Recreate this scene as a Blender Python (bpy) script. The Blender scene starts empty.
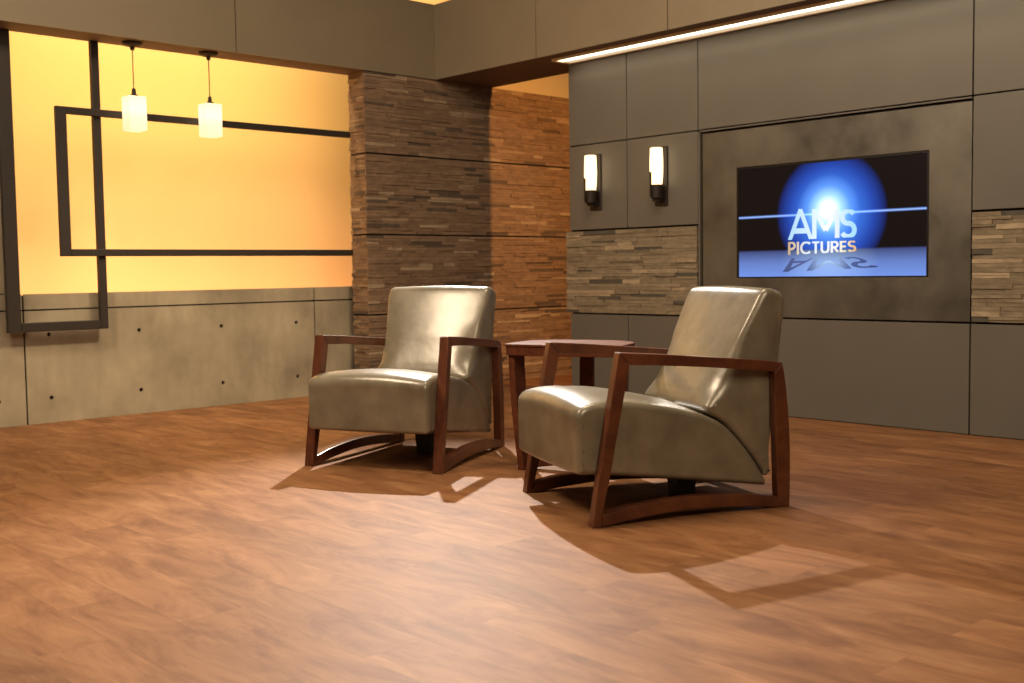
import bpy, bmesh, math, random
from mathutils import Vector, Matrix

random.seed(7)
SC = bpy.context.scene
COL = SC.collection
PI = math.pi

# ------------------------------------------------------------------ helpers
def link(o, parent=None):
    COL.objects.link(o)
    if parent is not None:
        o.parent = parent
    return o

def obj(name, bm, mat, parent=None, smooth=False, bevel=0.0, segs=2):
    me = bpy.data.meshes.new(name)
    bmesh.ops.recalc_face_normals(bm, faces=bm.faces[:])
    if smooth == True:
        for f in bm.faces:
            f.smooth = True
    bm.to_mesh(me)
    bm.free()
    me.materials.append(mat)
    o = bpy.data.objects.new(name, me)
    link(o, parent)
    if bevel > 0:
        md = o.modifiers.new('bevel', 'BEVEL')
        md.width = bevel
        md.segments = segs
        md.limit_method = 'ANGLE'
        md.angle_limit = math.radians(35)
    return o

def empty(name, loc=(0, 0, 0), rz=0.0):
    o = bpy.data.objects.new(name, None)
    o.empty_display_size = 0.1
    o.location = loc
    o.rotation_euler = (0, 0, rz)
    return link(o)

def tag(o, label=None, cat=None, group=None, kind=None):
    if label: o['label'] = label
    if cat: o['category'] = cat
    if group: o['group'] = group
    if kind: o['kind'] = kind
    return o

def box(bm, x0, x1, y0, y1, z0, z1):
    vs = [bm.verts.new((x, y, z)) for z in (z0, z1) for y in (y0, y1) for x in (x0, x1)]
    for f in ((0, 2, 3, 1), (4, 5, 7, 6), (0, 1, 5, 4), (2, 6, 7, 3), (0, 4, 6, 2), (1, 3, 7, 5)):
        bm.faces.new([vs[i] for i in f])

def prism(bm, pts, axis, d0, d1):
    """closed 2D outline extruded; axis 'y': pts are (x,z); 'z': pts are (x,y); 'x': pts are (y,z)"""
    def P(p, d):
        return {'y': (p[0], d, p[1]), 'z': (p[0], p[1], d), 'x': (d, p[0], p[1])}[axis]
    a = [bm.verts.new(P(p, d0)) for p in pts]
    b = [bm.verts.new(P(p, d1)) for p in pts]
    n = len(pts)
    bm.faces.new(a)
    bm.faces.new(b[::-1])
    for i in range(n):
        j = (i + 1) % n
        bm.faces.new([a[j], a[i], b[i], b[j]])

def lathe(bm, prof, cx, cy, n=24):
    rings = []
    for r, z in prof:
        rings.append([bm.verts.new((cx + r * math.cos(2 * PI * k / n), cy + r * math.sin(2 * PI * k / n), z)) for k in range(n)])
    for a, b in zip(rings, rings[1:]):
        for k in range(n):
            bm.faces.new([a[k], a[(k + 1) % n], b[(k + 1) % n], b[k]])
    bm.faces.new(rings[0][::-1])
    bm.faces.new(rings[-1])

def bez(pts, n=10):
    """Catmull-Rom through pts"""
    out = []
    P = [pts[0]] + list(pts) + [pts[-1]]
    for i in range(1, len(P) - 2):
        p0, p1, p2, p3 = P[i - 1], P[i], P[i + 1], P[i + 2]
        for k in range(n):
            t = k / n
            out.append(tuple(0.5 * (2 * p1[c] + (p2[c] - p0[c]) * t + (2 * p0[c] - 5 * p1[c] + 4 * p2[c] - p3[c]) * t * t
                                    + (-p0[c] + 3 * p1[c] - 3 * p2[c] + p3[c]) * t ** 3) for c in range(len(p1))))
    out.append(tuple(pts[-1]))
    return out

# ------------------------------------------------------------------ materials
def mat_new(name):
    m = bpy.data.materials.new(name)
    m.use_nodes = True
    nt = m.node_tree
    b = nt.nodes['Principled BSDF']
    return m, nt, b

def N(nt, typ, **kw):
    n = nt.nodes.new(typ)
    for k, v in kw.items():
        if k in n.inputs:
            n.inputs[k].default_value = v
        else:
            setattr(n, k, v)
    return n

def ramp(nt, stops):
    r = nt.nodes.new('ShaderNodeValToRGB')
    e = r.color_ramp.elements
    while len(e) < len(stops):
        e.new(0.5)
    for el, (p, c) in zip(e, stops):
        el.position = p
        el.color = (*c, 1)
    return r

def coords(nt, scale=(1, 1, 1), rot=(0, 0, 0), out='Object'):
    tc = nt.nodes.new('ShaderNodeTexCoord')
    mp = nt.nodes.new('ShaderNodeMapping')
    mp.inputs['Scale'].default_value = scale
    mp.inputs['Rotation'].default_value = rot
    nt.links.new(tc.outputs[out], mp.inputs['Vector'])
    return mp

def plain(name, col, rough=0.5, metal=0.0, noise=0.0, scale=8.0, bump=0.0, bscale=60.0, spec=0.5):
    m, nt, b = mat_new(name)
    b.inputs['Roughness'].default_value = rough
    b.inputs['Metallic'].default_value = metal
    b.inputs['Specular IOR Level'].default_value = spec
    mp = coords(nt)
    n = N(nt, 'ShaderNodeTexNoise', Scale=scale, Detail=5.0)
    nt.links.new(mp.outputs[0], n.inputs['Vector'])
    lo = tuple(max(0, c * (1 - noise)) for c in col)
    hi = tuple(min(1, c * (1 + noise)) for c in col)
    r = ramp(nt, [(0.3, lo), (0.7, hi)])
    nt.links.new(n.outputs['Fac'], r.inputs[0])
    nt.links.new(r.outputs[0], b.inputs['Base Color'])
    if bump:
        n2 = N(nt, 'ShaderNodeTexNoise', Scale=bscale, Detail=4.0)
        nt.links.new(mp.outputs[0], n2.inputs['Vector'])
        bp = N(nt, 'ShaderNodeBump', Strength=bump, Distance=0.004)
        nt.links.new(n2.outputs['Fac'], bp.inputs['Height'])
        nt.links.new(bp.outputs[0], b.inputs['Normal'])
    return m

def glow(name, col, strength):
    m, nt, b = mat_new(name)
    b.inputs['Base Color'].default_value = (*[min(1, c) for c in col], 1)
    b.inputs['Emission Color'].default_value = (*col, 1)
    b.inputs['Emission Strength'].default_value = strength
    b.inputs['Roughness'].default_value = 0.4
    return m

def make_floor_mat():
    m, nt, b = mat_new('plank_floor')
    mp = coords(nt, rot=(0, 0, PI / 2))          # planks run along world Y
    br = N(nt, 'ShaderNodeTexBrick', offset=0.37, squash=1.0)
    br.inputs['Color1'].default_value = (0.0, 0.0, 0.0, 1)
    br.inputs['Color2'].default_value = (1.0, 1.0, 1.0, 1)
    br.inputs['Mortar'].default_value = (0.5, 0.5, 0.5, 1)
    br.inputs['Scale'].default_value = 1.0
    br.inputs['Mortar Size'].default_value = 0.0009
    br.inputs['Mortar Smooth'].default_value = 0.3
    br.inputs['Brick Width'].default_value = 0.92
    br.inputs['Row Height'].default_value = 0.19
    nt.links.new(mp.outputs[0], br.inputs['Vector'])
    # offset the grain per plank
    add = N(nt, 'ShaderNodeVectorMath', operation='MULTIPLY_ADD')
    nt.links.new(br.outputs['Color'], add.inputs[0])
    add.inputs[1].default_value = (7.3, 3.1, 5.0)
    nt.links.new(mp.outputs[0], add.inputs[2])
    st = N(nt, 'ShaderNodeMapping')
    st.inputs['Scale'].default_value = (1.5, 5.0, 1.0)
    nt.links.new(add.outputs[0], st.inputs['Vector'])
    n1 = N(nt, 'ShaderNodeTexNoise', Scale=1.7, Detail=8.0, Roughness=0.66, Distortion=0.7)
    nt.links.new(st.outputs[0], n1.inputs['Vector'])
    st2 = N(nt, 'ShaderNodeMapping')
    st2.inputs['Scale'].default_value = (5.0, 40.0, 1.0)
    nt.links.new(add.outputs[0], st2.inputs['Vector'])
    n2 = N(nt, 'ShaderNodeTexNoise', Scale=2.0, Detail=4.0, Roughness=0.6)
    nt.links.new(st2.outputs[0], n2.inputs['Vector'])
    r1 = ramp(nt, [(0.22, (0.116, 0.047, 0.019)), (0.42, (0.198, 0.088, 0.037)), (0.58, (0.272, 0.132, 0.059)), (0.8, (0.372, 0.203, 0.101))])
    nt.links.new(n1.outputs['Fac'], r1.inputs[0])
    r2 = ramp(nt, [(0.3, (0.82, 0.78, 0.74)), (0.7, (1.08, 1.08, 1.08))])
    nt.links.new(n2.outputs['Fac'], r2.inputs[0])
    mx = N(nt, 'ShaderNodeMix', data_type='RGBA', blend_type='MULTIPLY')
    mx.inputs[0].default_value = 0.5
    nt.links.new(r1.outputs[0], mx.inputs[6]); nt.links.new(r2.outputs[0], mx.inputs[7])
    # plank to plank tone
    r3 = ramp(nt, [(0.0, (0.86, 0.84, 0.82)), (1.0, (1.10, 1.09, 1.07))])
    nt.links.new(br.outputs['Color'], r3.inputs[0])
    mx2 = N(nt, 'ShaderNodeMix', data_type='RGBA', blend_type='MULTIPLY')
    mx2.inputs[0].default_value = 1.0
    nt.links.new(mx.outputs[2], mx2.inputs[6]); nt.links.new(r3.outputs[0], mx2.inputs[7])
    mx3 = N(nt, 'ShaderNodeMix', data_type='RGBA', blend_type='MIX')
    nt.links.new(br.outputs['Fac'], mx3.inputs[0])
    nt.links.new(mx2.outputs[2], mx3.inputs[6]); mx3.inputs[7].default_value = (0.16, 0.07, 0.028, 1)
    nt.links.new(mx3.outputs[2], b.inputs['Base Color'])
    b.inputs['Roughness'].default_value = 0.58
    b.inputs['Specular IOR Level'].default_value = 0.22
    bp = N(nt, 'ShaderNodeBump', Strength=0.12, Distance=0.003)
    nt.links.new(n2.outputs['Fac'], bp.inputs['Height'])
    nt.links.new(bp.outputs[0], b.inputs['Normal'])
    return m

def make_stone_mat(name, stops, rough=0.85):
    m, nt, b = mat_new(name)
    g = nt.nodes.new('ShaderNodeNewGeometry')
    r = ramp(nt, stops)
    nt.links.new(g.outputs['Random Per Island'], r.inputs[0])
    mp = coords(nt, scale=(1, 1, 2.5))
    n = N(nt, 'ShaderNodeTexNoise', Scale=14.0, Detail=6.0, Roughness=0.65)
    nt.links.new(mp.outputs[0], n.inputs['Vector'])
    r2 = ramp(nt, [(0.3, (0.72, 0.72, 0.72)), (0.7, (1.15, 1.15, 1.15))])
    nt.links.new(n.outputs['Fac'], r2.inputs[0])
    mx = N(nt, 'ShaderNodeMix', data_type='RGBA', blend_type='MULTIPLY')
    mx.inputs[0].default_value = 1.0
    nt.links.new(r.outputs[0], mx.inputs[6]); nt.links.new(r2.outputs[0], mx.inputs[7])
    nt.links.new(mx.outputs[2], b.inputs['Base Color'])
    b.inputs['Roughness'].default_value = rough
    bp = N(nt, 'ShaderNodeBump', Strength=0.5, Distance=0.01)
    nt.links.new(n.outputs['Fac'], bp.inputs['Height'])
    nt.links.new(bp.outputs[0], b.inputs['Normal'])
    return m

def make_concrete_mat():
    m, nt, b = mat_new('cast_concrete')
    mp = coords(nt)
    n = N(nt, 'ShaderNodeTexNoise', Scale=2.2, Detail=7.0, Roughness=0.6)
    nt.links.new(mp.outputs[0], n.inputs['Vector'])
    r = ramp(nt, [(0.3, (0.215, 0.182, 0.128)), (0.5, (0.315, 0.270, 0.192)), (0.72, (0.40, 0.345, 0.25))])
    nt.links.new(n.outputs['Fac'], r.inputs[0])
    mp2 = coords(nt, scale=(1, 1, 0.25))
    n2 = N(nt, 'ShaderNodeTexNoise', Scale=14.0, Detail=5.0)
    nt.links.new(mp2.outputs[0], n2.inputs['Vector'])
    r2 = ramp(nt, [(0.3, (0.9, 0.9, 0.9)), (0.7, (1.06, 1.06, 1.06))])
    nt.links.new(n2.outputs['Fac'], r2.inputs[0])
    mx = N(nt, 'ShaderNodeMix', data_type='RGBA', blend_type='MULTIPLY')
    mx.inputs[0].default_value = 1.0
    nt.links.new(r.outputs[0], mx.inputs[6]); nt.links.new(r2.outputs[0], mx.inputs[7])
    nt.links.new(mx.outputs[2], b.inputs['Base Color'])
    b.inputs['Roughness'].default_value = 0.75
    return m

def make_wood_mat(name, dark, light, axis_scale, rough=0.32):
    m, nt, b = mat_new(name)
    mp = coords(nt, scale=axis_scale)
    n = N(nt, 'ShaderNodeTexNoise', Scale=3.0, Detail=6.0, Roughness=0.6, Distortion=0.6)
    nt.links.new(mp.outputs[0], n.inputs['Vector'])
    r = ramp(nt, [(0.3, dark), (0.7, light)])
    nt.links.new(n.outputs['Fac'], r.inputs[0])
    nt.links.new(r.outputs[0], b.inputs['Base Color'])
    b.inputs['Roughness'].default_value = rough
    b.inputs['Specular IOR Level'].default_value = 0.5 if rough < 0.4 else 0.2
    b.inputs['Coat Weight'].default_value = 0.15 if rough < 0.4 else 0.0
    b.inputs['Coat Roughness'].default_value = 0.2
    return m

def make_leather_mat():
    m, nt, b = mat_new('olive_leather')
    mp = coords(nt)
    n = N(nt, 'ShaderNodeTexNoise', Scale=7.0, Detail=6.0, Roughness=0.6)
    nt.links.new(mp.outputs[0], n.inputs['Vector'])
    r = ramp(nt, [(0.3, (0.122, 0.104, 0.072)), (0.7, (0.212, 0.184, 0.132))])
    nt.links.new(n.outputs['Fac'], r.inputs[0])
    nt.links.new(r.outputs[0], b.inputs['Base Color'])
    b.inputs['Roughness'].default_value = 0.32
    b.inputs['Specular IOR Level'].default_value = 0.7
    b.inputs['Coat Weight'].default_value = 0.45
    b.inputs['Coat Roughness'].default_value = 0.26
    v = N(nt, 'ShaderNodeTexVoronoi', Scale=220.0)
    nt.links.new(mp.outputs[0], v.inputs['Vector'])
    n2 = N(nt, 'ShaderNodeTexNoise', Scale=11.0, Detail=3.0)
    nt.links.new(mp.outputs[0], n2.inputs['Vector'])
    b1 = N(nt, 'ShaderNodeBump', Strength=0.10, Distance=0.001)
    nt.links.new(v.outputs['Distance'], b1.inputs['Height'])
    b2 = N(nt, 'ShaderNodeBump', Strength=0.22, Distance=0.012)
    nt.links.new(n2.outputs['Fac'], b2.inputs['Height'])
    nt.links.new(b1.outputs[0], b2.inputs['Normal'])
    nt.links.new(b2.outputs[0], b.inputs['Normal'])
    return m

def make_surround_mat():
    m, nt, b = mat_new('brushed_steel')
    mp = coords(nt)
    n = N(nt, 'ShaderNodeTexNoise', Scale=3.0, Detail=7.0, Roughness=0.62)
    nt.links.new(mp.outputs[0], n.inputs['Vector'])
    r = ramp(nt, [(0.3, (0.10, 0.092, 0.080)), (0.7, (0.17, 0.158, 0.137))])
    nt.links.new(n.outputs['Fac'], r.inputs[0])
    nt.links.new(r.outputs[0], b.inputs['Base Color'])
    r2 = ramp(nt, [(0.35, (0.30, 0.30, 0.30)), (0.65, (0.5, 0.5, 0.5))])
    nt.links.new(n.outputs['Fac'], r2.inputs[0])
    nt.links.new(r2.outputs[0], b.inputs['Roughness'])
    b.inputs['Metallic'].default_value = 0.55
    return m

def make_screen_mat(Wd, Hd):
    """television picture: blue disc of light over a pale stage; object coords: y to the viewer's left, z up, origin at centre"""
    m, nt, b = mat_new('screen_picture')
    tc = nt.nodes.new('ShaderNodeTexCoord')
    sx = nt.nodes.new('ShaderNodeSeparateXYZ')
    nt.links.new(tc.outputs['Object'], sx.inputs[0])
    def math_(op, a, b_=None, clamp=False):
        n = nt.nodes.new('ShaderNodeMath'); n.operation = op; n.use_clamp = clamp
        for i, q in enumerate((a, b_)):
            if q is None: continue
            if isinstance(q, (int, float)): n.inputs[i].default_value = q
            else: nt.links.new(q, n.inputs[i])
        return n.outputs[0]
    X = math_('MULTIPLY', sx.outputs['Y'], -1.0)         # to the right, metres
    Z = sx.outputs['Z']
    def dist(cx, cz, kx=1.0, kz=1.0):
        dx = math_('MULTIPLY', math_('SUBTRACT', X, cx), kx)
        dz = math_('MULTIPLY', math_('SUBTRACT', Z, cz), kz)
        return math_('SQRT', math_('ADD', math_('MULTIPLY', dx, dx), math_('MULTIPLY', dz, dz)))
    dc = dist((0.519 - 0.5) * Wd, (0.55 - 0.5) * Hd)
    disc = ramp(nt, [(0.0, (0.18, 0.52, 1.0)), (0.40, (0.055, 0.22, 0.90)), (0.75, (0.018, 0.07, 0.45)), (0.93, (0.008, 0.022, 0.16)), (1.0, (0.006, 0.004, 0.004))])
    nt.links.new(math_('DIVIDE', dc, 0.372), disc.inputs[0])
    dg = dist((0.508 - 0.5) * Wd, (0.585 - 0.5) * Hd)
    gl = ramp(nt, [(0.0, (1.3, 1.3, 1.3)), (0.2, (1.0, 1.0, 1.0)), (0.42, (0.34, 0.52, 0.66)), (0.68, (0.07, 0.15, 0.22)), (1.0, (0, 0, 0))])
    nt.links.new(math_('DIVIDE', dg, 0.21), gl.inputs[0])
    fl = math_('ABSOLUTE', math_('SUBTRACT', Z, (0.55 - 0.5) * Hd))
    flr = ramp(nt, [(0.0, (0.45, 0.65, 1.0)), (0.35, (0.16, 0.30, 0.8)), (1.0, (0, 0, 0))])
    nt.links.new(math_('DIVIDE', fl, 0.010), flr.inputs[0])
    a1 = N(nt, 'ShaderNodeMix', data_type='RGBA', blend_type='ADD'); a1.inputs[0].default_value = 1
    nt.links.new(disc.outputs[0], a1.inputs[6]); nt.links.new(gl.outputs[0], a1.inputs[7])
    a2 = N(nt, 'ShaderNodeMix', data_type='RGBA', blend_type='ADD'); a2.inputs[0].default_value = 1
    nt.links.new(a1.outputs[2], a2.inputs[6]); nt.links.new(flr.outputs[0], a2.inputs[7])
    # stage below the horizon
    v = math_('DIVIDE', math_('ADD', Z, Hd / 2), Hd)
    stg = ramp(nt, [(0.0, (0.18, 0.31, 0.82)), (0.12, (0.14, 0.23, 0.60)), (0.2, (0.08, 0.12, 0.32)), (0.245, (0.04, 0.05, 0.16))])
    nt.links.new(v, stg.inputs[0])
    dl = dist((0.51 - 0.5) * Wd, (0.12 - 0.5) * Hd, 0.9, 1.6)
    sp = ramp(nt, [(0.0, (0.30, 0.42, 0.45)), (1.0, (0, 0, 0))])
    nt.links.new(math_('DIVIDE', dl, 0.3), sp.inputs[0])
    a3 = N(nt, 'ShaderNodeMix', data_type='RGBA', blend_type='ADD'); a3.inputs[0].default_value = 0.6
    nt.links.new(stg.outputs[0], a3.inputs[6]); nt.links.new(sp.outputs[0], a3.inputs[7])
    below = math_('MULTIPLY', math_('SUBTRACT', 0.245, v), 60.0, True)
    mx = N(nt, 'ShaderNodeMix', data_type='RGBA'); 
    nt.links.new(below, mx.inputs[0]); nt.links.new(a2.outputs[2], mx.inputs[6]); nt.links.new(a3.outputs[2], mx.inputs[7])
    b.inputs['Base Color'].default_value = (0.004, 0.003, 0.003, 1)
    b.inputs['Specular IOR Level'].default_value = 0.12
    b.inputs['Roughness'].default_value = 0.3
    nt.links.new(mx.outputs[2], b.inputs['Emission Color'])
    b.inputs['Emission Strength'].default_value = 1.0
    return m

M = {}
M['floor'] = make_floor_mat()
M['concrete'] = make_concrete_mat()
M['panel'] = plain('taupe_panel', (0.122, 0.113, 0.100), rough=0.5, noise=0.05, scale=3.0, spec=0.4)
M['fascia'] = plain('taupe_fascia', (0.218, 0.180, 0.124), rough=0.55, noise=0.04, scale=3.0, spec=0.4)
M['gap'] = plain('shadow_gap_black', (0.018, 0.014, 0.011), rough=0.8, spec=0.1)
M['soffit'] = plain('brown_soffit_paint', (0.12, 0.075, 0.05), rough=0.7, noise=0.05)
M['backdrop'] = plain('amber_backdrop', (0.93, 0.70, 0.33), rough=0.9, noise=0.02, scale=1.2, spec=0.1)
M['stone_dark'] = make_stone_mat('brown_ledger_stone', [(0.0, (0.095, 0.068, 0.050)), (0.07, (0.115, 0.083, 0.060)), (0.10, (0.190, 0.122, 0.076)), (0.6, (0.228, 0.148, 0.093)), (0.94, (0.258, 0.172, 0.108)), (0.96, (0.34, 0.25, 0.165)), (1.0, (0.36, 0.27, 0.18))])
M['stone_light'] = make_stone_mat('grey_ledger_stone', [(0.0, (0.075, 0.066, 0.055)), (0.08, (0.09, 0.08, 0.066)), (0.11, (0.20, 0.162, 0.110)), (0.6, (0.24, 0.195, 0.135)), (0.87, (0.265, 0.215, 0.15)), (0.90, (0.37, 0.295, 0.205)), (1.0, (0.40, 0.32, 0.22))])
M['metal'] = plain('dark_bronze_metal', (0.018, 0.012, 0.009), rough=0.55, metal=0.2, noise=0.1)
M['bar'] = plain('charcoal_painted_steel', (0.026, 0.019, 0.015), rough=0.55, metal=0.1, noise=0.08)
M['cord'] = plain('brown_cord', (0.10, 0.06, 0.03), rough=0.6)
M['wood'] = make_wood_mat('red_brown_wood', (0.058, 0.016, 0.0075), (0.140, 0.044, 0.018), (3, 14, 3))
M['table_wood'] = make_wood_mat('cherry_table_wood', (0.060, 0.016, 0.007), (0.140, 0.040, 0.015), (2, 10, 6), rough=0.62)
M['leather'] = make_leather_mat()
M['pedestal'] = plain('charcoal_plinth', (0.05, 0.045, 0.04), rough=0.6, noise=0.1)
M['surround'] = make_surround_mat()
M['bezel'] = plain('black_bezel', (0.006, 0.005, 0.005), rough=0.35)
def make_shade_mat():
    m, nt, b = mat_new('frosted_white_glass')
    tc = nt.nodes.new('ShaderNodeTexCoord'); sp_ = nt.nodes.new('ShaderNodeSeparateXYZ')
    nt.links.new(tc.outputs['Generated'], sp_.inputs[0])
    r = ramp(nt, [(0.0, (0.95, 0.62, 0.36)), (0.35, (1.0, 0.76, 0.46)), (0.62, (1.15, 1.0, 0.74)), (1.0, (1.0, 0.84, 0.55))])
    nt.links.new(sp_.outputs['Z'], r.inputs[0])
    nt.links.new(r.outputs[0], b.inputs['Emission Color'])
    b.inputs['Emission Strength'].default_value = 0.85
    b.inputs['Base Color'].default_value = (0.8, 0.75, 0.65, 1)
    b.inputs['Roughness'].default_value = 0.4
    return m
M['shade'] = make_shade_mat()
M['tube'] = glow('lit_opal_glass', (1.0, 0.74, 0.40), 2.2)
M['strip'] = glow('linear_diffuser', (1.0, 0.86, 0.62), 5.0)
M['reflector'] = glow('self_lit_cream_reflector', (0.80, 0.66, 0.46), 0.75)  # emission stands in for the diffuser's light on this cream band
M['strip_frame'] = plain('cream_light_frame', (0.75, 0.62, 0.45), rough=0.5)
M['ceiling'] = plain('dark_studio_ceiling', (0.03, 0.025, 0.02), rough=0.9)

# ------------------------------------------------------------------ setting
XR, YL = 5.91, 7.205          # faces of the panelled wall and of the concrete wall
ROW = 0.61                    # two-foot panel module

bm = bmesh.new(); box(bm, -4, 9.4, -4, 8.6, -0.06, 0.0)
tag(obj('floor', bm, M['floor']), kind='structure')
bm = bmesh.new(); box(bm, -4, 9.4, -4, 8.6, 4.4, 4.46)
tag(obj('ceiling', bm, M['ceiling']), kind='structure')

# concrete wall: low wall under the amber opening and a full-height strip at its left
def concrete_slab(bm, x0, x1, z0, z1):
    g = 0.005
    box(bm, x0 + g, x1 - g, YL, YL + 0.10, z0 + g, z1 - (g if z1 < 0.8 else 0))
bm = bmesh.new(); box(bm, -2.0, 5.6, YL + 0.012, YL + 0.11, 0.0, 0.815)
box(bm, -2.0, 2.40, YL + 0.012, YL + 0.11, 0.815, 3.0)
wl = tag(obj('wall_left', bm, M['gap']), kind='structure')
def drilled_slab(x0, x1, z0, z1, holes):
    """slab front with real round tie-rod holes, cut as square cells with a ring of faces round each hole"""
    g = 0.005
    x0 += g; x1 -= g; z0 += g if z0 > 0 else 0; z1 -= g
    bm = bmesh.new()
    R, D = 0.014, 0.03
    xs = sorted({round(h[0], 4) for h in holes if x0 < h[0] < x1})
    zs = sorted({round(h[1], 4) for h in holes if z0 < h[1] < z1})
    c = 0.03
    gx = [x0] + [v for x in xs for v in (x - c, x + c)] + [x1]
    gz = [z0] + [v for z in zs for v in (z - c, z + c)] + [z1]
    cache = {}
    def V(x, y, z):
        k = (round(x, 5), round(y, 5), round(z, 5))
        if k not in cache: cache[k] = bm.verts.new((x, y, z))
        return cache[k]
    for i in range(len(gx) - 1):
        for j in range(len(gz) - 1):
            a, b_, e, f = gx[i], gx[i + 1], gz[j], gz[j + 1]
            if i % 2 == 1 and j % 2 == 1:
                cx, cz = (a + b_) / 2, (e + f) / 2
                n = 16
                sq, ci, ba = [], [], []
                for k in range(n):
                    t = 2 * PI * k / n + PI / 4
                    ux, uz = math.cos(t), math.sin(t)
                    s = c / max(abs(ux), abs(uz))
                    sq.append(bm.verts.new((cx + ux * s, YL, cz + uz * s)))
                    ci.append(bm.verts.new((cx + ux * R, YL, cz + uz * R)))
                    ba.append(bm.verts.new((cx + ux * R, YL + D, cz + uz * R)))
                for k in range(n):
                    l = (k + 1) % n
                    bm.faces.new([sq[k], sq[l], ci[l], ci[k]])
                    bm.faces.new([ci[k], ci[l], ba[l], ba[k]])
                bm.faces.new(ba)
            else:
                bm.faces.new([V(a, YL, e), V(b_, YL, e), V(b_, YL, f), V(a, YL, f)])
    # edges of the slab
    for (p, q) in (((x0, z0), (x1, z0)), ((x1, z0), (x1, z1)), ((x1, z1), (x0, z1)), ((x0, z1), (x0, z0))):
        bm.faces.new([bm.verts.new((p[0], YL, p[1])), bm.verts.new((q[0], YL, q[1])), bm.verts.new((q[0], YL + 0.0118, q[1])), bm.verts.new((p[0], YL + 0.0118, p[1]))])
    return bm
hx = [1.44, 2.05, 2.335, 2.658, 3.258, 3.869, 4.488]
holes = [(x, z) for x in hx for z in (0.161, 0.567)]
for (x0, x1) in ((-2.0, 0.35), (0.35, 2.503), (2.503, 4.65), (4.65, 5.6)):
    hs = [h for h in holes if x0 + 0.1 < h[0] < x1 - 0.1]
    obj('concrete_slab', drilled_slab(x0, x1, 0.0, 0.725, hs), M['concrete'], wl)
    obj('concrete_slab', drilled_slab(x0, x1, 0.725, 0.832, []), M['concrete'], wl)
bm = bmesh.new(); box(bm, -2.0, 2.405, YL, YL + 0.0118, 0.834, 2.9)
obj('concrete_slab', bm, M['concrete'], wl)

# amber backdrop behind the opening
bm = bmesh.new(); box(bm, -1.0, 9.3, 8.30, 8.38, 0.0, 4.2)
tag(obj('wall_back', bm, M['backdrop']), kind='structure')

# panelled wall on the right
Y_END = 5.715
bm = bmesh.new(); box(bm, XR + 0.02, 6.22, 0.0, Y_END - 0.004, 0.0, 2.44)
wr = tag(obj('wall_right', bm, M['gap']), kind='structure')
G = 0.004
def wall_panel(y0, y1, z0, z1, name='wall_panel', mat='panel', x=XR):
    bm = bmesh.new(); box(bm, x, XR + 0.02, y0 + G, y1 - G, z0 + G, z1 - G)
    return obj(name, bm, M[mat], wr, bevel=0.0015, segs=1)
ys = [Y_END, 5.155, 4.538]
for i in range(2):
    y1, y0 = ys[i], ys[i + 1]
    wall_panel(y0, y1, 0, ROW)
    wall_panel(y0, y1, 2 * ROW - 0.004, 3 * ROW)
    wall_panel(y0, y1, 3 * ROW, 4 * ROW)
wall_panel(2.708, 4.538, 0, ROW)
wall_panel(2.708, 4.538, 3 * ROW, 4 * ROW)
for (a, b_) in ((0.88, 2.708), (0.0, 0.88)):
    wall_panel(a, b_, 0, ROW)
    wall_panel(a, b_, 2 * ROW - 0.004, 3 * ROW)
    wall_panel(a, b_, 3 * ROW, 4 * ROW)
# steel surround with its opening for the television
TV = (2.950, 4.236, 0.862, 1.565)
bm = bmesh.new()
sy0, sy1, sz0, sz1 = 2.712, 4.503, 0.618, 1.803
box(bm, XR + 0.004, XR + 0.02, sy0, TV[0], sz0, sz1)
box(bm, XR + 0.004, XR + 0.02, TV[1], sy1, sz0, sz1)
box(bm, XR + 0.004, XR + 0.02, TV[0], TV[1], sz0, TV[2])
box(bm, XR + 0.004, XR + 0.02, TV[0], TV[1], TV[3], sz1)
obj('screen_surround', bm, M['surround'], wr)
bm = bmesh.new(); box(bm, XR - 0.004, XR + 0.02, 4.522, 4.534, sz0, 1.826); box(bm, XR - 0.004, XR + 0.02, 2.712, 4.534, 1.818, 1.826)
obj('surround_trim', bm, M['panel'], wr)

def ledger(bm, u0, u1, z0, z1, place, hmin=0.017, hmax=0.032, lmin=0.10, lmax=0.34, dmin=0.003, dmax=0.015):
    z = z0
    while z < z1 - 1e-4:
        h = random.uniform(hmin, hmax)
        if z1 - (z + h) < hmin: h = z1 - z
        u = u0
        while u < u1 - 1e-4:
            l = random.uniform(lmin, lmax)
            if u1 - (u + l) < lmin * 0.7: l = u1 - u
            d = random.uniform(dmin, dmax)
            zz0, zz1 = z + 0.0006, z + h - 0.0006
            if random.random() < 0.25 and h > 0.028:      # a stone split into two thin ones
                mid = z + h * random.uniform(0.4, 0.6)
                place(bm, u + 0.0005, u + l - 0.0005, zz0, mid - 0.0005, d)
                place(bm, u + 0.0005, u + l - 0.0005, mid + 0.0005, zz1, random.uniform(dmin, dmax))
            else:
                place(bm, u + 0.0005, u + l - 0.0005, zz0, zz1, d)
            u += l
        z += h

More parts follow.
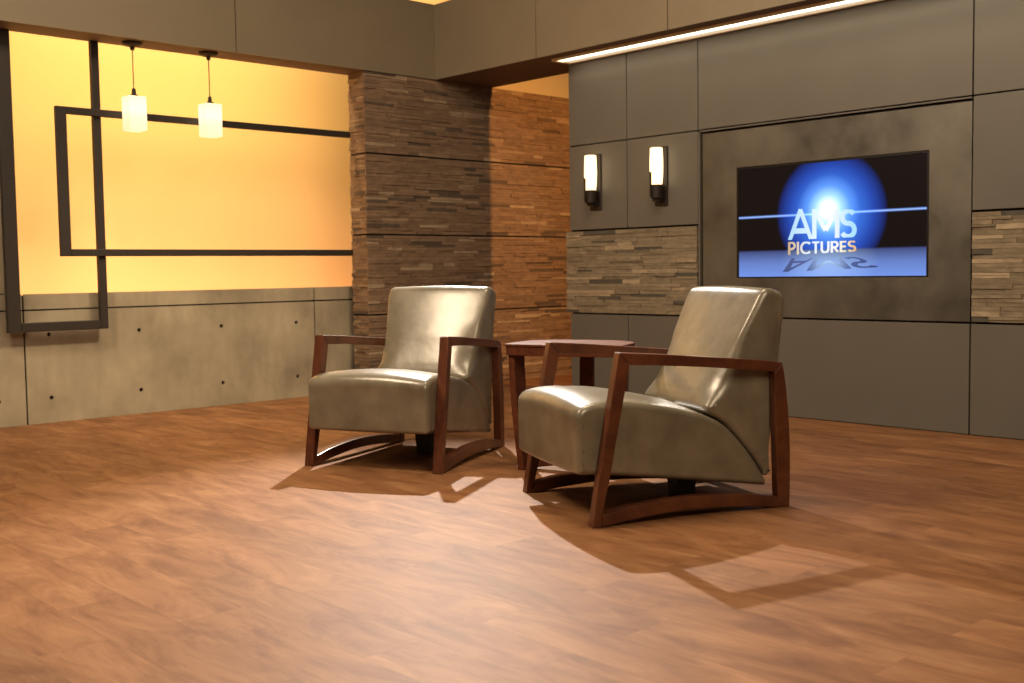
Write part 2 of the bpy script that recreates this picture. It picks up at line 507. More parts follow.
def stone_block(bm, axis, u0, u1, z0, z1, base, d):
    """rough-faced stone: front face split in a small grid with jitter; axis 'x' faces -x, 'y' faces -y"""
    n = max(2, int((u1 - u0) / 0.06))
    back, front = [], []
    for k in range(n + 1):
        u = u0 + (u1 - u0) * k / n
        for z in (z0, z1):
            dd = d + random.uniform(-0.0018, 0.0018)
            p = (base, u, z) if axis == 'x' else (u, base, z)
            q = (base - dd, u, z) if axis == 'x' else (u, base - dd, z)
            back.append(bm.verts.new(p)); front.append(bm.verts.new(q))
    for k in range(n):
        a, b_, c, e = 2 * k, 2 * k + 2, 2 * k + 3, 2 * k + 1
        bm.faces.new([front[a], front[b_], front[c], front[e]])
        bm.faces.new([back[a], back[b_], front[b_], front[a]])
        bm.faces.new([back[e], front[e], front[c], back[c]])
    bm.faces.new([back[0], front[0], front[1], back[1]])
    bm.faces.new([back[-2], back[-1], front[-1], front[-2]])

for (a, b_) in ((4.545, Y_END + 0.03), (0.9, 2.700)):
    bm = bmesh.new()
    ledger(bm, a, b_, ROW + 0.008, 2 * ROW - 0.012, lambda B, u0, u1, z0, z1, d: stone_block(B, 'x', u0, u1, z0, z1, XR + 0.02, d + 0.018))
    obj('stone_panel', bm, M['stone_light'], wr)

# stone-clad pier between the two walls
PX0, PX1, PY, PYB = 4.945, 8.2, 6.895, 7.105
bm = bmesh.new(); box(bm, PX0, PX1, PY, PYB, 0, 2.44)
wp = tag(obj('wall_center', bm, M['gap']), kind='structure')
for k in range(4):
    z0, z1 = k * ROW + (0.006 if k else 0), (k + 1) * ROW - (0.006 if k < 3 else 0.001)
    bm = bmesh.new()
    ledger(bm, PX0 - 0.02, PX1, z0, z1, lambda B, u0, u1, a, b_, d: stone_block(B, 'y', u0, u1, a, b_, PY, d))
    ledger(bm, PY + 0.001, PYB, z0, z1, lambda B, u0, u1, a, b_, d: stone_block(B, 'x', u0, u1, a, b_, PX0, d), lmin=0.06, lmax=0.2)
    obj('stone_panel', bm, M['stone_dark'], wp)

# soffits with panelled fascias
FX, FY, SB, ST = 5.605, 6.87, 2.44, 3.02
bm = bmesh.new(); box(bm, -2.0, 6.22, FY + 0.014, 7.135, SB, ST)
t1 = tag(obj('trim_1', bm, M['soffit']), kind='structure')
xs = [-2.0, -0.6, 1.63, 3.865, FX]
for x0, x1 in zip(xs, xs[1:]):
    bm = bmesh.new(); box(bm, x0 + G, x1 - (G if x1 < FX else 0), FY, FY + 0.0135, SB, ST)
    obj('fascia_panel', bm, M['fascia'], t1)
bm = bmesh.new(); box(bm, FX + 0.014, 6.22, 0.0, FY + 0.0135, SB, ST)
t2 = tag(obj('trim_2', bm, M['soffit']), kind='structure')
yy = [FY - 0.0005, 5.735, 4.540, 3.345, 2.15, 0.955, 0.0]
for k, (y1, y0) in enumerate(zip(yy, yy[1:])):
    bm = bmesh.new(); box(bm, FX, FX + 0.0135, y0 + G, y1 - (G if k else 0), SB, ST)
    obj('fascia_panel', bm, M['fascia'], t2)

# ------------------------------------------------------------------ lights that belong to the set
# linear light under the right soffit
cl = empty('linear_ceiling_light', (5.81, 3.7, SB))
tag(cl, 'long cream linear light recessed under the soffit along the top of the panelled wall', 'ceiling light')
def rel(bm, o):
    bmesh.ops.translate(bm, verts=bm.verts[:], vec=-Vector(o.location)); return bm
bm = bmesh.new()
LY0, LY1 = 0.6, 5.69
box(bm, 5.715, 5.733, LY0, LY1, SB - 0.018, SB - 0.0005)
box(bm, 5.880, 5.896, LY0, LY1, SB - 0.018, SB - 0.0005)
box(bm, 5.733, 5.880, LY1 - 0.03, LY1, SB - 0.018, SB - 0.0005)
obj('frame', rel(bm, cl), M['strip_frame'], cl)
bm = bmesh.new(); box(bm, 5.8125, 5.8798, LY0, LY1 - 0.031, SB - 0.013, SB - 0.001)
obj('reflector', rel(bm, cl), M['reflector'], cl)
bm = bmesh.new(); box(bm, 5.7335, 5.8115, LY0, LY1 - 0.031, SB - 0.012, SB - 0.001)
obj('diffuser', rel(bm, cl), M['strip'], cl)

# pendants
def make_pendant(x, y, z_top, z_sh1, z_sh0, label):
    t = empty('pendant_lamp', (x, y, z_top))
    tag(t, label, 'pendant lamp', 'pendant lamps in front of the amber backdrop')
    bm = bmesh.new(); lathe(bm, [(0.064, -0.0005), (0.064, -0.012), (0.05, -0.022), (0.016, -0.03), (0.012, -0.05), (0.004, -0.052)][::-1], 0, 0)
    obj('canopy', bm, M['metal'], t, smooth=False)
    bm = bmesh.new(); lathe(bm, [(0.0035, z_sh1 - z_top + 0.05), (0.0035, -0.05)], 0, 0, 8)
    obj('cord', bm, M['cord'], t)
    h = z_sh1 - z_top
    bm = bmesh.new(); lathe(bm, [(0.027, h + 0.0005), (0.027, h + 0.012), (0.014, h + 0.018), (0.012, h + 0.05), (0.005, h + 0.055)], 0, 0)
    obj('socket_cap', bm, M['metal'], t)
    b0 = z_sh0 - z_top
    W = 0.058
    bm = bmesh.new()
    # square glass box open below, with wall thickness
    o_, i_ = W, W - 0.006
    q = lambda r, z: [bm.verts.new((sx_ * r, sy_ * r, z)) for sx_, sy_ in ((-1, -1), (1, -1), (1, 1), (-1, 1))]
    ot, ob, ib, it = q(o_, h), q(o_, b0), q(i_, b0), q(i_, h - 0.006)
    for A, B in ((ot, ob), (ob, ib), (ib, it)):
        for k in range(4):
            bm.faces.new([A[k], A[(k + 1) % 4], B[(k + 1) % 4], B[k]])
    bm.faces.new(ot); bm.faces.new(it)
    obj('glass_shade', bm, M['shade'], t, bevel=0.004)
    return t
make_pendant(3.184, 6.995, SB, 2.092, 1.872, 'lit white square glass pendant lamp, the one nearer the hanging frame post')
make_pendant(3.722, 6.995, SB, 2.092, 1.872, 'lit white square glass pendant lamp, the one nearer the stone pier')

# wall sconces
def make_sconce(y, label):
    t = empty('wall_sconce', (XR, y, 1.355))
    tag(t, label, 'wall sconce', 'sconces on the panelled wall')
    bm = bmesh.new(); box(bm, -0.014, -0.0005, -0.054, 0.054, 0.0, 0.397)
    obj('back_plate', bm, M['metal'], t, bevel=0.004)
    bm = bmesh.new(); lathe(bm, [(0.038, 0.139), (0.043, 0.19), (0.0455, 0.26), (0.044, 0.33), (0.041, 0.384), (0.036, 0.386)], -0.066, -0.006, 28)
    obj('glass_tube', bm, M['tube'], t, smooth=True)
    bm = bmesh.new(); lathe(bm, [(0.026, 0.045), (0.040, 0.052), (0.042, 0.1385)], -0.066, -0.006, 28)
    obj('cup', bm, M['metal'], t, smooth=False)
    bm = bmesh.new(); box(bm, -0.07, -0.013, -0.03, 0.03, 0.03, 0.06)
    obj('bracket', bm, M['metal'], t, bevel=0.003)
    bm = bmesh.new(); box(bm, -0.124, -0.1165, -0.006, 0.006, 0.06, 0.222); box(bm, -0.118, -0.10, -0.006, 0.006, 0.06, 0.075)
    obj('prong', bm, M['metal'], t)
    return t
make_sconce(5.446, 'lit bronze wall sconce with opal glass tube, nearer the stone pier')
make_sconce(4.842, 'lit bronze wall sconce with opal glass tube, nearer the television')

# hanging metal frames
def frame_bars(bm, x0, x1, z0, z1, wl_, wr_, wb, wt, y0, y1, right=True):
    box(bm, x0, x0 + wl_, y0, y1, z0, z1)
    if right: box(bm, x1 - wr_, x1, y0, y1, z0, z1)
    xr = x1 - wr_ if right else x1
    box(bm, x0 + wl_, xr, y0, y1, z0, z0 + wb)
    if wt: box(bm, x0 + wl_, xr, y0, y1, z1 - wt, z1)
f1 = empty('hanging_frame', (2.68, 7.11, 0.592))
tag(f1, 'tall dark metal frame hung from the soffit down to the concrete wall', 'metal frame')
def bar_part(name, x0, x1, z0, z1, y0, y1, root):
    bm = bmesh.new(); box(bm, x0, x1, y0, y1, z0, z1)
    return obj(name, rel(bm, root), M['bar'], root, bevel=0.004)
bar_part('post', 2.372, 2.452, 0.592, SB - 0.0005, 7.091, 7.134, f1)
bar_part('post', 2.953, 3.002, 0.592, SB - 0.0005, 7.091, 7.134, f1)
bar_part('crossbar', 2.4525, 2.9525, 0.592, 0.650, 7.091, 7.134, f1)
f2 = empty('hanging_frame', (3.8, 7.075, 1.06))
tag(f2, 'long horizontal dark metal rectangle running across the amber backdrop to the stone pier', 'metal frame')
PE = PX0 - 0.028
bar_part('post', 2.700, 2.768, 1.062, 2.002, 7.060, 7.090, f2)
bar_part('crossbar', 2.7685, PE, 1.956, 2.002, 7.060, 7.090, f2)
bar_part('crossbar', 2.7685, PE, 1.062, 1.108, 7.060, 7.090, f2)

# ------------------------------------------------------------------ television
TW, TH = TV[1] - TV[0], TV[3] - TV[2]
tcy, tcz = (TV[0] + TV[1]) / 2, (TV[2] + TV[3]) / 2
tv = empty('television', (XR + 0.006, tcy, TV[2] + 0.002))
tag(tv, 'flat television set flush in the wall surround, showing a blue glowing film logo', 'television')
cz = TH / 2 - 0.002
bm = bmesh.new()
e_ = 0.012
y_, z0_, z1_ = TW / 2 - 0.002, 0.0, TH - 0.004
box(bm, 0.0, 0.012, -y_, -y_ + e_, z0_, z1_); box(bm, 0.0, 0.012, y_ - e_, y_, z0_, z1_)
box(bm, 0.0, 0.012, -y_ + e_, y_ - e_, z0_, z0_ + 0.006); box(bm, 0.0, 0.012, -y_ + e_, y_ - e_, z1_ - e_, z1_)
obj('bezel', bm, M['bezel'], tv)
SW, SH = 2 * (y_ - e_), z1_ - e_ - 0.006
M['screen'] = make_screen_mat(SW, SH)
bm = bmesh.new(); box(bm, -0.0015, 0.0015, -SW / 2 + 0.0002, SW / 2 - 0.0002, -SH / 2 + 0.0002, SH / 2 - 0.0002)
scr = obj('screen', bm, M['screen'], tv)
scr.location = (0.006, 0, 0.006 + SH / 2)

# stroke lettering: each letter is a list of polylines in a unit-high cell
def arc(cx, cy, rx, ry, a0, a1, n=14):
    return [(cx + rx * math.cos(math.radians(a0 + (a1 - a0) * k / n)), cy + ry * math.sin(math.radians(a0 + (a1 - a0) * k / n))) for k in range(n + 1)]
GL = {
 'A': (0.86, [[(0.02, -0.01), (0.43, 0.98), (0.84, -0.01)], [(0.18, 0.28), (0.68, 0.28)]]),
 'M': (1.0, [[(0.06, 0), (0.06, 1)], [(0.06, 1), (0.5, 0.28)], [(0.5, 0.28), (0.94, 1)], [(0.94, 1), (0.94, 0)]]),
 'S': (0.58, [arc(0.29, 0.74, 0.22, 0.22, 35, 180) + arc(0.29, 0.74, 0.22, 0.24, 190, 250, 5) + arc(0.29, 0.27, 0.23, 0.24, 70, -10, 6) + arc(0.29, 0.25, 0.23, 0.22, -20, -150)]),
 'P': (0.56, [[(0.08, 0), (0.08, 1)], [(0.08, 0.94)] + arc(0.27, 0.69, 0.24, 0.25, 90, -90) + [(0.08, 0.44)]]),
 'I': (0.22, [[(0.11, 0), (0.11, 1)]]),
 'C': (0.80, [arc(0.45, 0.5, 0.40, 0.45, 48, 312, 22)]),
 'T': (0.56, [[(0.0, 0.94), (0.56, 0.94)], [(0.28, 0), (0.28, 0.94)]]),
 'U': (0.66, [[(0.08, 1), (0.08, 0.33)] + arc(0.33, 0.31, 0.25, 0.26, 180, 360) + [(0.58, 0.33), (0.58, 1)]]),
 'R': (0.58, [[(0.08, 0), (0.08, 1)], [(0.08, 0.94)] + arc(0.27, 0.70, 0.24, 0.24, 90, -90) + [(0.08, 0.46)], [(0.26, 0.46), (0.54, 0)]]),
 'E': (0.50, [[(0.08, 0), (0.08, 1)], [(0.08, 0.94), (0.48, 0.94)], [(0.08, 0.5), (0.44, 0.5)], [(0.08, 0.06), (0.48, 0.06)]]),
}
def lettering(text, weight, track=0.10):
    """quads in text space (x right, y up, cap height 1); returns list of quads and total width"""
    quads, x = [], 0.0
    for ch in text:
        w, strokes = GL[ch]
        for s in strokes:
            for k in range(len(s) - 1):
                p, q = Vector(s[k]), Vector(s[k + 1])
                d = (q - p).normalized(); n = Vector((-d.y, d.x)) * weight / 2
                ext = d * (weight * 0.18 if len(s) > 2 else 0.0)
                p2, q2 = p - ext, q + ext
                quads.append([(v.x + x, min(1, max(0, v.y))) for v in (p2 + n, p2 - n, q2 - n, q2 + n)])
        x += w + track
    return quads, x - track
def place_text(name, text, weight, u0, u1, vl, vr, mat, parent, off, warp=None, track=0.1):
    """vl/vr = (baseline, top) in screen fractions at the left and right end"""
    quads, tw = lettering(text, weight, track)
    bm = bmesh.new()
    for qd in quads:
        vs = []
        for (x, y) in qd:
            t = x / tw
            u = u0 + (u1 - u0) * t
            b0 = vl[0] + (vr[0] - vl[0]) * t; b1 = vl[1] + (vr[1] - vl[1]) * t
            v = b0 + (b1 - b0) * y
            if warp: u, v = warp(u, v, y)
            vs.append(bm.verts.new((off, -(u - 0.5) * SW, (v - 0.5) * SH)))
        try: bm.faces.new(vs)
        except ValueError: pass
    me_o = obj(name, bm, mat, parent)
    return me_o
def grad_mat(name, stops, strength):
    m, nt, b = mat_new(name)
    tc = nt.nodes.new('ShaderNodeTexCoord'); s = nt.nodes.new('ShaderNodeSeparateXYZ')
    nt.links.new(tc.outputs['Object'], s.inputs[0])
    mr = N(nt, 'ShaderNodeMapRange'); mr.inputs[1].default_value = SW / 2; mr.inputs[2].default_value = -SW / 2
    nt.links.new(s.outputs['Y'], mr.inputs[0])
    r = ramp(nt, stops); nt.links.new(mr.outputs[0], r.inputs[0])
    nt.links.new(r.outputs[0], b.inputs['Emission Color'])
    b.inputs['Emission Strength'].default_value = strength
    b.inputs['Base Color'].default_value = (0, 0, 0, 1)
    return m
M['ams'] = grad_mat('pale_blue_letters', [(0.28, (0.40, 0.72, 1.0)), (0.45, (0.80, 0.95, 1.0)), (0.51, (1, 1, 1)), (0.64, (0.42, 0.75, 1.0))], 1.0)
M['pic'] = grad_mat('cream_letters', [(0.29, (0.62, 0.42, 0.24)), (0.34, (0.75, 0.62, 0.46)), (0.40, (0.75, 0.88, 1.0)), (0.53, (0.95, 0.97, 1.0)), (0.59, (0.95, 0.86, 0.66)), (0.65, (0.8, 0.48, 0.22))], 1.0)
M['reflect'] = grad_mat('reflected_letters', [(0.2, (0.05, 0.065, 0.18)), (0.40, (0.085, 0.13, 0.34)), (0.51, (0.42, 0.62, 0.95)), (0.62, (0.085, 0.13, 0.34)), (0.75, (0.05, 0.07, 0.20))], 1.0)
place_text('logo_lettering', 'AMS', 0.175, 0.298, 0.655, (0.330, 0.610), (0.335, 0.570), M['ams'], scr, -0.0028, track=0.06)
place_text('caption_lettering', 'PICTURES', 0.18, 0.290, 0.655, (0.195, 0.312), (0.212, 0.304), M['pic'], scr, -0.0028, track=0.10)
place_text('logo_reflection', 'AMS', 0.16, 0.318, 0.66, (0.165, 0.035), (0.165, 0.075), M['reflect'], scr, -0.0022,
           warp=lambda u, v, y: (0.50 + (u - 0.50) * (1.0 + 0.80 * y), v))

# ------------------------------------------------------------------ armchairs
CW = 0.742                       # overall width
FT = 0.048                      # thickness of the side frames

def rounded(poly, default_r=0.03, n=7):
    """poly: list of (x, z[, r]) -> dense outline with rounded corners, counter-clockwise order kept"""
    out = []
    k = len(poly)
    for i in range(k):
        p = Vector(poly[i][:2]); a = Vector(poly[i - 1][:2]); b_ = Vector(poly[(i + 1) % k][:2])
        r = poly[i][2] if len(poly[i]) > 2 else default_r
        da, db = (a - p), (b_ - p)
        ra = min(r, da.length * 0.48, db.length * 0.48)
        p0 = p + da.normalized() * ra; p1 = p + db.normalized() * ra
        for j in range(n + 1):
            t = j / n
            out.append(((1 - t) ** 2 * p0 + 2 * (1 - t) * t * p + t * t * p1))
    # resample long spans
    res = []
    for i in range(len(out)):
        a, b_ = out[i], out[(i + 1) % len(out)]
        L = (b_ - a).length
        if L < 1e-5: continue
        m = max(1, int(L / 0.022))
        for j in range(m):
            res.append(a + (b_ - a) * j / m)
    return res

def cushion(poly, w0, w1, r, crown_fn=None, nmid=18, na=7):
    """upholstered block: outline in (s, z) swept across the width with rolled edges and a crown"""
    P = rounded(poly)
    n = len(P)
    area = sum(P[i].x * P[(i + 1) % n].y - P[(i + 1) % n].x * P[i].y for i in range(n))
    sg = 1 if area > 0 else -1
    nor = []
    for i in range(n):
        t = (P[(i + 1) % n] - P[i - 1]); t.normalize()
        nor.append(Vector((t.y, -t.x)) * sg)
    slices = []
    for k in range(na):
        a = PI / 2 * k / na
        slices.append((w0 + r * (1 - math.sin(PI / 2 * 0 + a)) if False else w0 + r * (1 - math.cos(a)), r * (1 - math.sin(a))))
    for k in range(nmid + 1):
        slices.append((w0 + r + (w1 - w0 - 2 * r) * k / nmid, 0.0))
    for k in range(na - 1, -1, -1):
        a = PI / 2 * k / na
        slices.append((w1 - r * (1 - math.cos(a)), r * (1 - math.sin(a))))
    bm = bmesh.new()
    rings = []
    for (w, ins) in slices:
        f = 2 * (w - w0) / (w1 - w0) - 1
        ring = []
        for p, q in zip(P, nor):
            d = -ins
            if crown_fn: d += crown_fn(p, q, f)
            ring.append(bm.verts.new((p.x + q.x * d, w, p.y + q.y * d)))
        rings.append(ring)
    for A, B in zip(rings, rings[1:]):
        for i in range(n):
            j = (i + 1) % n
            bm.faces.new([A[i], A[j], B[j], B[i]])
    caps = [bm.faces.new(rings[0]), bm.faces.new(rings[-1][::-1])]
    for f in bm.faces: f.smooth = True
    for f in caps: f.smooth = False
    bmesh.ops.triangulate(bm, faces=caps, ngon_method='EAR_CLIP')
    return bm

TAPER = 0.158
SO, WO = 0.43, CW / 2           # local origin: middle of the footprint
def shift(bm):
    for v in bm.verts:                      # the side frames draw together towards the back
        v.co.y = WO + (v.co.y - WO) * (1 - TAPER * v.co.x)
    bmesh.ops.translate(bm, verts=bm.verts[:], vec=(-SO, -WO, 0)); return bm

SEAT = [(-0.034, 0.188, 0.016), (-0.036, 0.425, 0.05), (0.05, 0.447, 0.05), (0.20, 0.440, 0.06), (0.40, 0.400, 0.08), (0.50, 0.374, 0.06), (0.590, 0.333, 0.06),
        (0.660, 0.262, 0.05), (0.722, 0.188, 0.04), (0.778, 0.102, 0.012), (0.776, 0.080, 0.012), (0.45, 0.128, 0.05), (0.10, 0.176, 0.05)]
BACK = [(0.770, 0.860, 0.045), (0.866, 0.826, 0.045), (0.848, 0.60, 0.1), (0.828, 0.42, 0.1), (0.803, 0.25, 0.1), (0.788, 0.110, 0.012), (0.768, 0.130, 0.012),
        (0.726, 0.192, 0.04), (0.664, 0.268, 0.05), (0.594, 0.338, 0.05), (0.512, 0.384, 0.045), (0.532, 0.445, 0.04), (0.625, 0.585, 0.08), (0.705, 0.735, 0.08)]
def seat_crown(p, q, f):
    c = (1 - f * f)
    up = max(0.0, q.y); fr = max(0.0, -q.x) if p.x < 0.1 else 0.0
    k = 1.0 if p.x < 0.45 else max(0.0, 1 - (p.x - 0.45) / 0.15)
    return c * (0.026 * up * k + 0.010 * fr)
def back_crown(p, q, f):
    c = (1 - f * f)
    e = max(0.0, (abs(f) - 0.55) / 0.45)
    lo = min(1.0, max(0.0, (0.66 - p.y) / 0.16)) * min(1.0, max(0.0, (p.y - 0.40) / 0.08))
    roll = -0.048 * e ** 2.2 * lo * max(0.0, -q.x)
    if p.y < 0.45: return roll
    k = min(1, (p.y - 0.45) / 0.15)
    return roll + c * k * (0.020 * max(0.0, -q.x) + 0.004 * max(0.0, q.y))

def back_shape(bm):
    for v in bm.verts:
        z = v.co.z
        k = min(1.0, max(0.0, (z - 0.60) / 0.22)); k = k * k * (3 - 2 * k)
        half = 0.276 + 0.022 * k
        v.co.y = WO + 0.008 * k + (v.co.y - WO) / (CW / 2 - FT - 0.004) * half
    bmesh.ops.translate(bm, verts=bm.verts[:], vec=(-SO, -WO, 0)); return bm

def make_chair():
    root = empty('armchair')
    obj('seat', shift(cushion(SEAT, FT + 0.001, CW - FT - 0.001, 0.022, seat_crown)), M['leather'], root, smooth=None)
    obj('backrest', back_shape(cushion(BACK, FT + 0.004, CW - FT - 0.004, 0.027, back_crown)), M['leather'], root, smooth=None)
    arm_top = bez([(0.113, 0.630), (0.30, 0.616), (0.52, 0.596), (0.70, 0.579), (0.822, 0.564)], 6)
    arm_bot = bez([(0.786, 0.528), (0.66, 0.543), (0.45, 0.563), (0.30, 0.574), (0.157, 0.582)], 6)
    front = [(0.0, 0.0), (0.0355, 0.0), (0.039, 0.047), (0.1563, 0.5815), (0.1123, 0.6295)]
    fl_ = bez([(0.0, 0.0), (0.026, 0.16), (0.062, 0.36), (0.1123, 0.6295)], 5)
    fr_ = bez([(0.1563, 0.5815), (0.108, 0.36), (0.069, 0.17), (0.040, 0.047), (0.036, 0.0)], 5)
    ro = bez([(0.8225, 0.5635), (0.842, 0.45), (0.855, 0.30), (0.859, 0.16), (0.856, 0.0)], 6)
    ri = bez([(0.812, 0.0), (0.800, 0.05), (0.796, 0.18), (0.790, 0.34), (0.7865, 0.5275)], 6)
    run_t = bez([(0.0395, 0.046), (0.16, 0.066), (0.36, 0.079), (0.54, 0.074), (0.68, 0.062), (0.7995, 0.044)], 6)
    run_b = bez([(0.8115, 0.0), (0.70, 0.012), (0.54, 0.026), (0.36, 0.030), (0.16, 0.016), (0.0363, 0.0)], 6)
    for w in (0.0, CW - FT):
        for name, pts in (('leg', fl_ + fr_), ('leg', ro + ri), ('armrest', arm_top + arm_bot), ('runner', run_t + run_b)):
            bm = bmesh.new(); prism(bm, pts, 'y', w, w + FT)
            obj(name, shift(bm), M['wood'], root, bevel=0.004)
    bm = bmesh.new()
    top = [(0.50, 0.305), (0.595, 0.305), (0.595, 0.405), (0.50, 0.405)]
    bot = [(0.51, 0.312), (0.585, 0.312), (0.585, 0.398), (0.51, 0.398)]
    a = [bm.verts.new((s, w, 0.135 - (s - 0.45) * 0.145 - 0.004)) for s, w in top]
    b_ = [bm.verts.new((s, w, 0.0)) for s, w in bot]
    bm.faces.new(a); bm.faces.new(b_[::-1])
    for k in range(4): bm.faces.new([a[k], a[(k + 1) % 4], b_[(k + 1) % 4], b_[k]])
    obj('pedestal', shift(bm), M['pedestal'], root, bevel=0.004)
    return root
def copy_tree(o, parent=None):
    c = o.copy(); COL.objects.link(c)
    if parent is not None: c.parent = parent
    for ch in list(o.children): copy_tree(ch, c)
    return c
def put_chair(root, a, e, label):
    n = (-e[1], e[0])
    root.location = (a[0] + SO * e[0] + WO * n[0], a[1] + SO * e[1] + WO * n[1], 0)
    root.rotation_euler = (0, 0, math.atan2(e[1], e[0]))
    tag(root, label, 'armchair', 'pair of leather armchairs')
ch = make_chair()
ch2 = copy_tree(ch)
put_chair(ch2, (3.194, 3.924), (0.9115, 0.4114), 'olive leather armchair with brown wooden arms, facing the camera, farther back near the stone pier')
put_chair(ch, (2.886, 2.691), (0.9178, -0.3971), 'olive leather armchair with brown wooden arms, turned side-on, nearest the camera below the television')

# ------------------------------------------------------------------ side table between the chairs
A = Vector((3.485, 3.80)); tdir = Vector((0.382, -0.924)); pdir = Vector((0.924, 0.382))
TL, TD, TZ = 0.575, 0.35, 0.592
tb = empty('side_table', (A.x, A.y, 0), math.atan2(pdir.y, pdir.x))    # local x = depth away from camera, local -y = along the near edge
tag(tb, 'red-brown wooden side table standing between the two leather armchairs', 'side table')
def tpt(t, d): return (d, -t)
out = []
nb = 16
for k in range(nb + 1):
    t = k / nb
    out.append(tpt(t * TL, -0.030 * (1 - (2 * t - 1) ** 2)))
for (ct, cd, a0, a1) in ((TL - 0.20, TD - 0.20, 0, 90), (0.20, TD - 0.20, 90, 180)):
    for k in range(9):
        a = math.radians(a0 + (a1 - a0) * k / 8)
        out.append(tpt(ct + 0.20 * math.cos(a), cd + 0.20 * math.sin(a)))
bm = bmesh.new(); prism(bm, out, 'z', TZ - 0.014, TZ)
obj('tabletop', bm, M['table_wood'], tb, bevel=0.004)
ins = [(0.003 + p[0] * 0.982, -TL * 0.008 + p[1] * 0.984) for p in out]
bm = bmesh.new(); prism(bm, ins, 'z', TZ - 0.054, TZ - 0.0145)
obj('apron', bm, M['table_wood'], tb, bevel=0.003)
# curved board legs: two at the near corners, one at the middle of the rounded back
# near legs: wide in depth, top outside, foot drawn in
def table_leg(t_top, t_bot, d0, d1):
    th = 0.032
    s = 1 if t_bot > t_top else -1
    prof = []
    N_ = 10
    for k in range(N_ + 1):
        f = k / N_
        z = (TZ - 0.0545) * (1 - f)
        t = t_top + (t_bot - t_top) * (f ** 1.6)
        prof.append((t, z))
    L = [(-(t), z) for t, z in prof] + [(-(t + s * th), z) for t, z in reversed(prof)]
    bm = bmesh.new(); prism(bm, L, 'x', d0, d1)      # points are (y, z)
    return bm
LEGS = ((0.012, 0.055, 0.012, 0.13), (TL - 0.012, TL - 0.055, 0.012, 0.13))
for a_ in LEGS:
    obj('leg', table_leg(*a_), M['table_wood'], tb, bevel=0.003)
bm = bmesh.new()
front_ = bez([(0.300, TZ - 0.0545), (0.292, 0.36), (0.262, 0.0)], 8)
back_ = bez([(0.227, 0.0), (0.257, 0.36), (0.265, TZ - 0.0545)], 8)
prism(bm, front_ + back_, 'y', -0.335, -0.270)
obj('leg', bm, M['table_wood'], tb, bevel=0.003)
bm = bmesh.new()
tp = bez([(-0.087, 0.055), (-0.29, 0.085), (-(TL - 0.087), 0.055)], 8)
bt = bez([(-(TL - 0.087), 0.004), (-0.29, 0.03), (-0.087, 0.004)], 8)
prism(bm, tp + bt, 'x', 0.04, 0.08)
obj('stretcher', bm, M['table_wood'], tb, bevel=0.003)

# ------------------------------------------------------------------ lighting
def aim(o, target):
    d = Vector(target) - Vector(o.location)
    o.rotation_euler = d.to_track_quat('-Z', 'Y').to_euler()
def spot(name, loc, target, power, col, angle, blend=0.3, radius=0.05):
    l = bpy.data.lights.new(name, 'SPOT'); l.energy = power; l.color = col
    l.spot_size = math.radians(angle); l.spot_blend = blend; l.shadow_soft_size = radius
    o = bpy.data.objects.new(name, l); o.location = loc; link(o); aim(o, target); return o
def area(name, loc, target, power, col, sx_, sy_, spread=180):
    l = bpy.data.lights.new(name, 'AREA'); l.energy = power; l.color = col; l.shape = 'RECTANGLE'
    l.size = sx_; l.size_y = sy_; l.spread = math.radians(spread)
    o = bpy.data.objects.new(name, l); o.location = loc; link(o); aim(o, target); return o

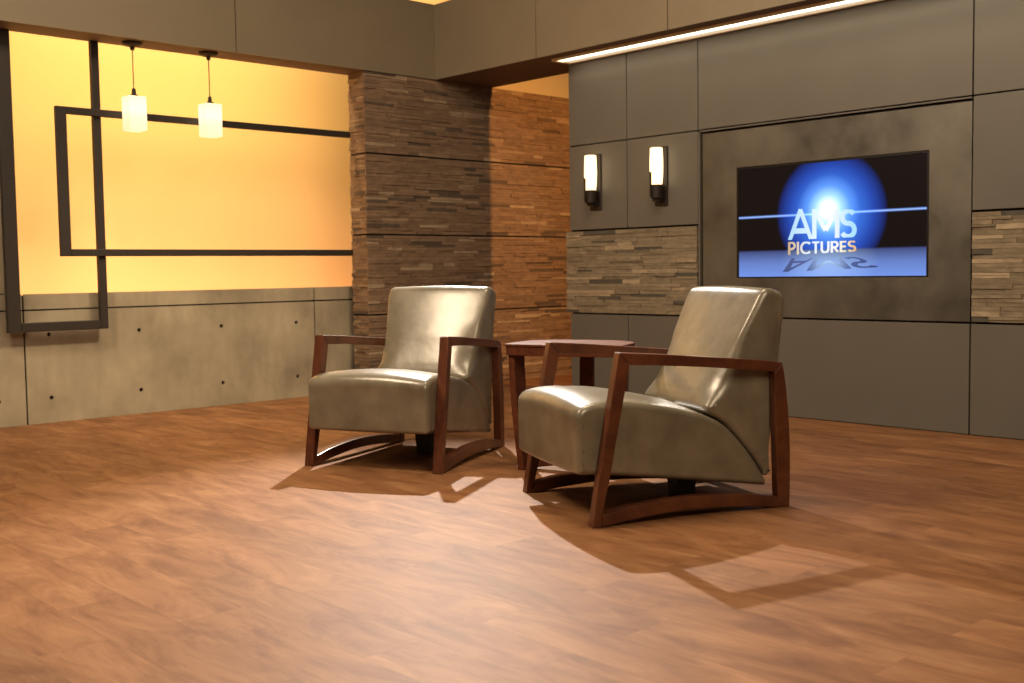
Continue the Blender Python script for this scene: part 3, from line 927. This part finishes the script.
WARM = (1.0, 0.77, 0.52)
spot('key_spot', (5.30, 6.50, 3.35), (2.45, 3.15, 0.0), 1550, (1.0, 0.91, 0.80), 40, 0.8, 0.04)
area('left_softbox', (0.8, 4.7, 3.8), (3.6, 4.0, 0.4), 135, WARM, 0.9, 0.9)
area('front_softbox', (1.2, -0.2, 3.4), (3.8, 4.4, 0.8), 105, WARM, 1.8, 1.8)
area('top_softbox', (3.3, 3.2, 4.1), (3.3, 3.3, 0.0), 90, WARM, 1.2, 1.2)
spot('wall_wash_spot', (3.9, 3.6, 3.6), (3.5, 7.2, -0.2), 490, (1.0, 0.76, 0.47), 48, 1.0, 0.06)
spot('pier_spot', (6.29, 3.3, 2.9), (6.9, 6.9, 1.2), 560, (1.0, 0.44, 0.12), 70, 0.5, 0.05)
area('backdrop_top_strip', (3.5, 7.30, 2.90), (3.5, 8.30, 1.5), 58, (1.0, 0.68, 0.32), 3.7, 0.12)
area('backdrop_bottom_strip', (3.6, 7.42, 0.30), (3.6, 8.30, 1.0), 42, (1.0, 0.46, 0.28), 4.6, 0.12)

area('backdrop_corner_fill', (6.6, 7.75, 3.12), (6.8, 8.30, 3.75), 5, (1.0, 0.55, 0.30), 1.4, 0.10, 100)  # unseen fill lamp, added to brighten the backdrop above the soffit corner
w = bpy.data.worlds.new('studio_dark'); SC.world = w; w.use_nodes = True
w.node_tree.nodes['Background'].inputs[0].default_value = (1.0, 0.78, 0.55, 1)
w.node_tree.nodes['Background'].inputs[1].default_value = 0.06

# ------------------------------------------------------------------ camera
cam = bpy.data.cameras.new('camera'); co = bpy.data.objects.new('camera', cam); link(co)
f_px, yaw, pitch, roll = 1109.694, 0.821881565, 0.0636185062, -0.0144839624
fw = Vector((math.cos(yaw) * math.cos(pitch), math.sin(yaw) * math.cos(pitch), -math.sin(pitch)))
rt = Vector((math.sin(yaw), -math.cos(yaw), 0)); up = rt.cross(fw)
r2 = rt * math.cos(roll) + up * math.sin(roll); u2 = -rt * math.sin(roll) + up * math.cos(roll)
R = Matrix((r2, u2, -fw)).transposed()
co.matrix_world = Matrix.Translation((0, 0, 0.93)) @ R.to_4x4()
cam.sensor_width = 36.0; cam.lens = f_px / 1024 * 36.0
cam.clip_start = 0.05
cam.dof.use_dof = True; cam.dof.focus_distance = 4.7; cam.dof.aperture_fstop = 4.0
SC.camera = co
SC.view_settings.view_transform = 'Standard'
SC.view_settings.look = 'None'
SC.view_settings.exposure = 0.0
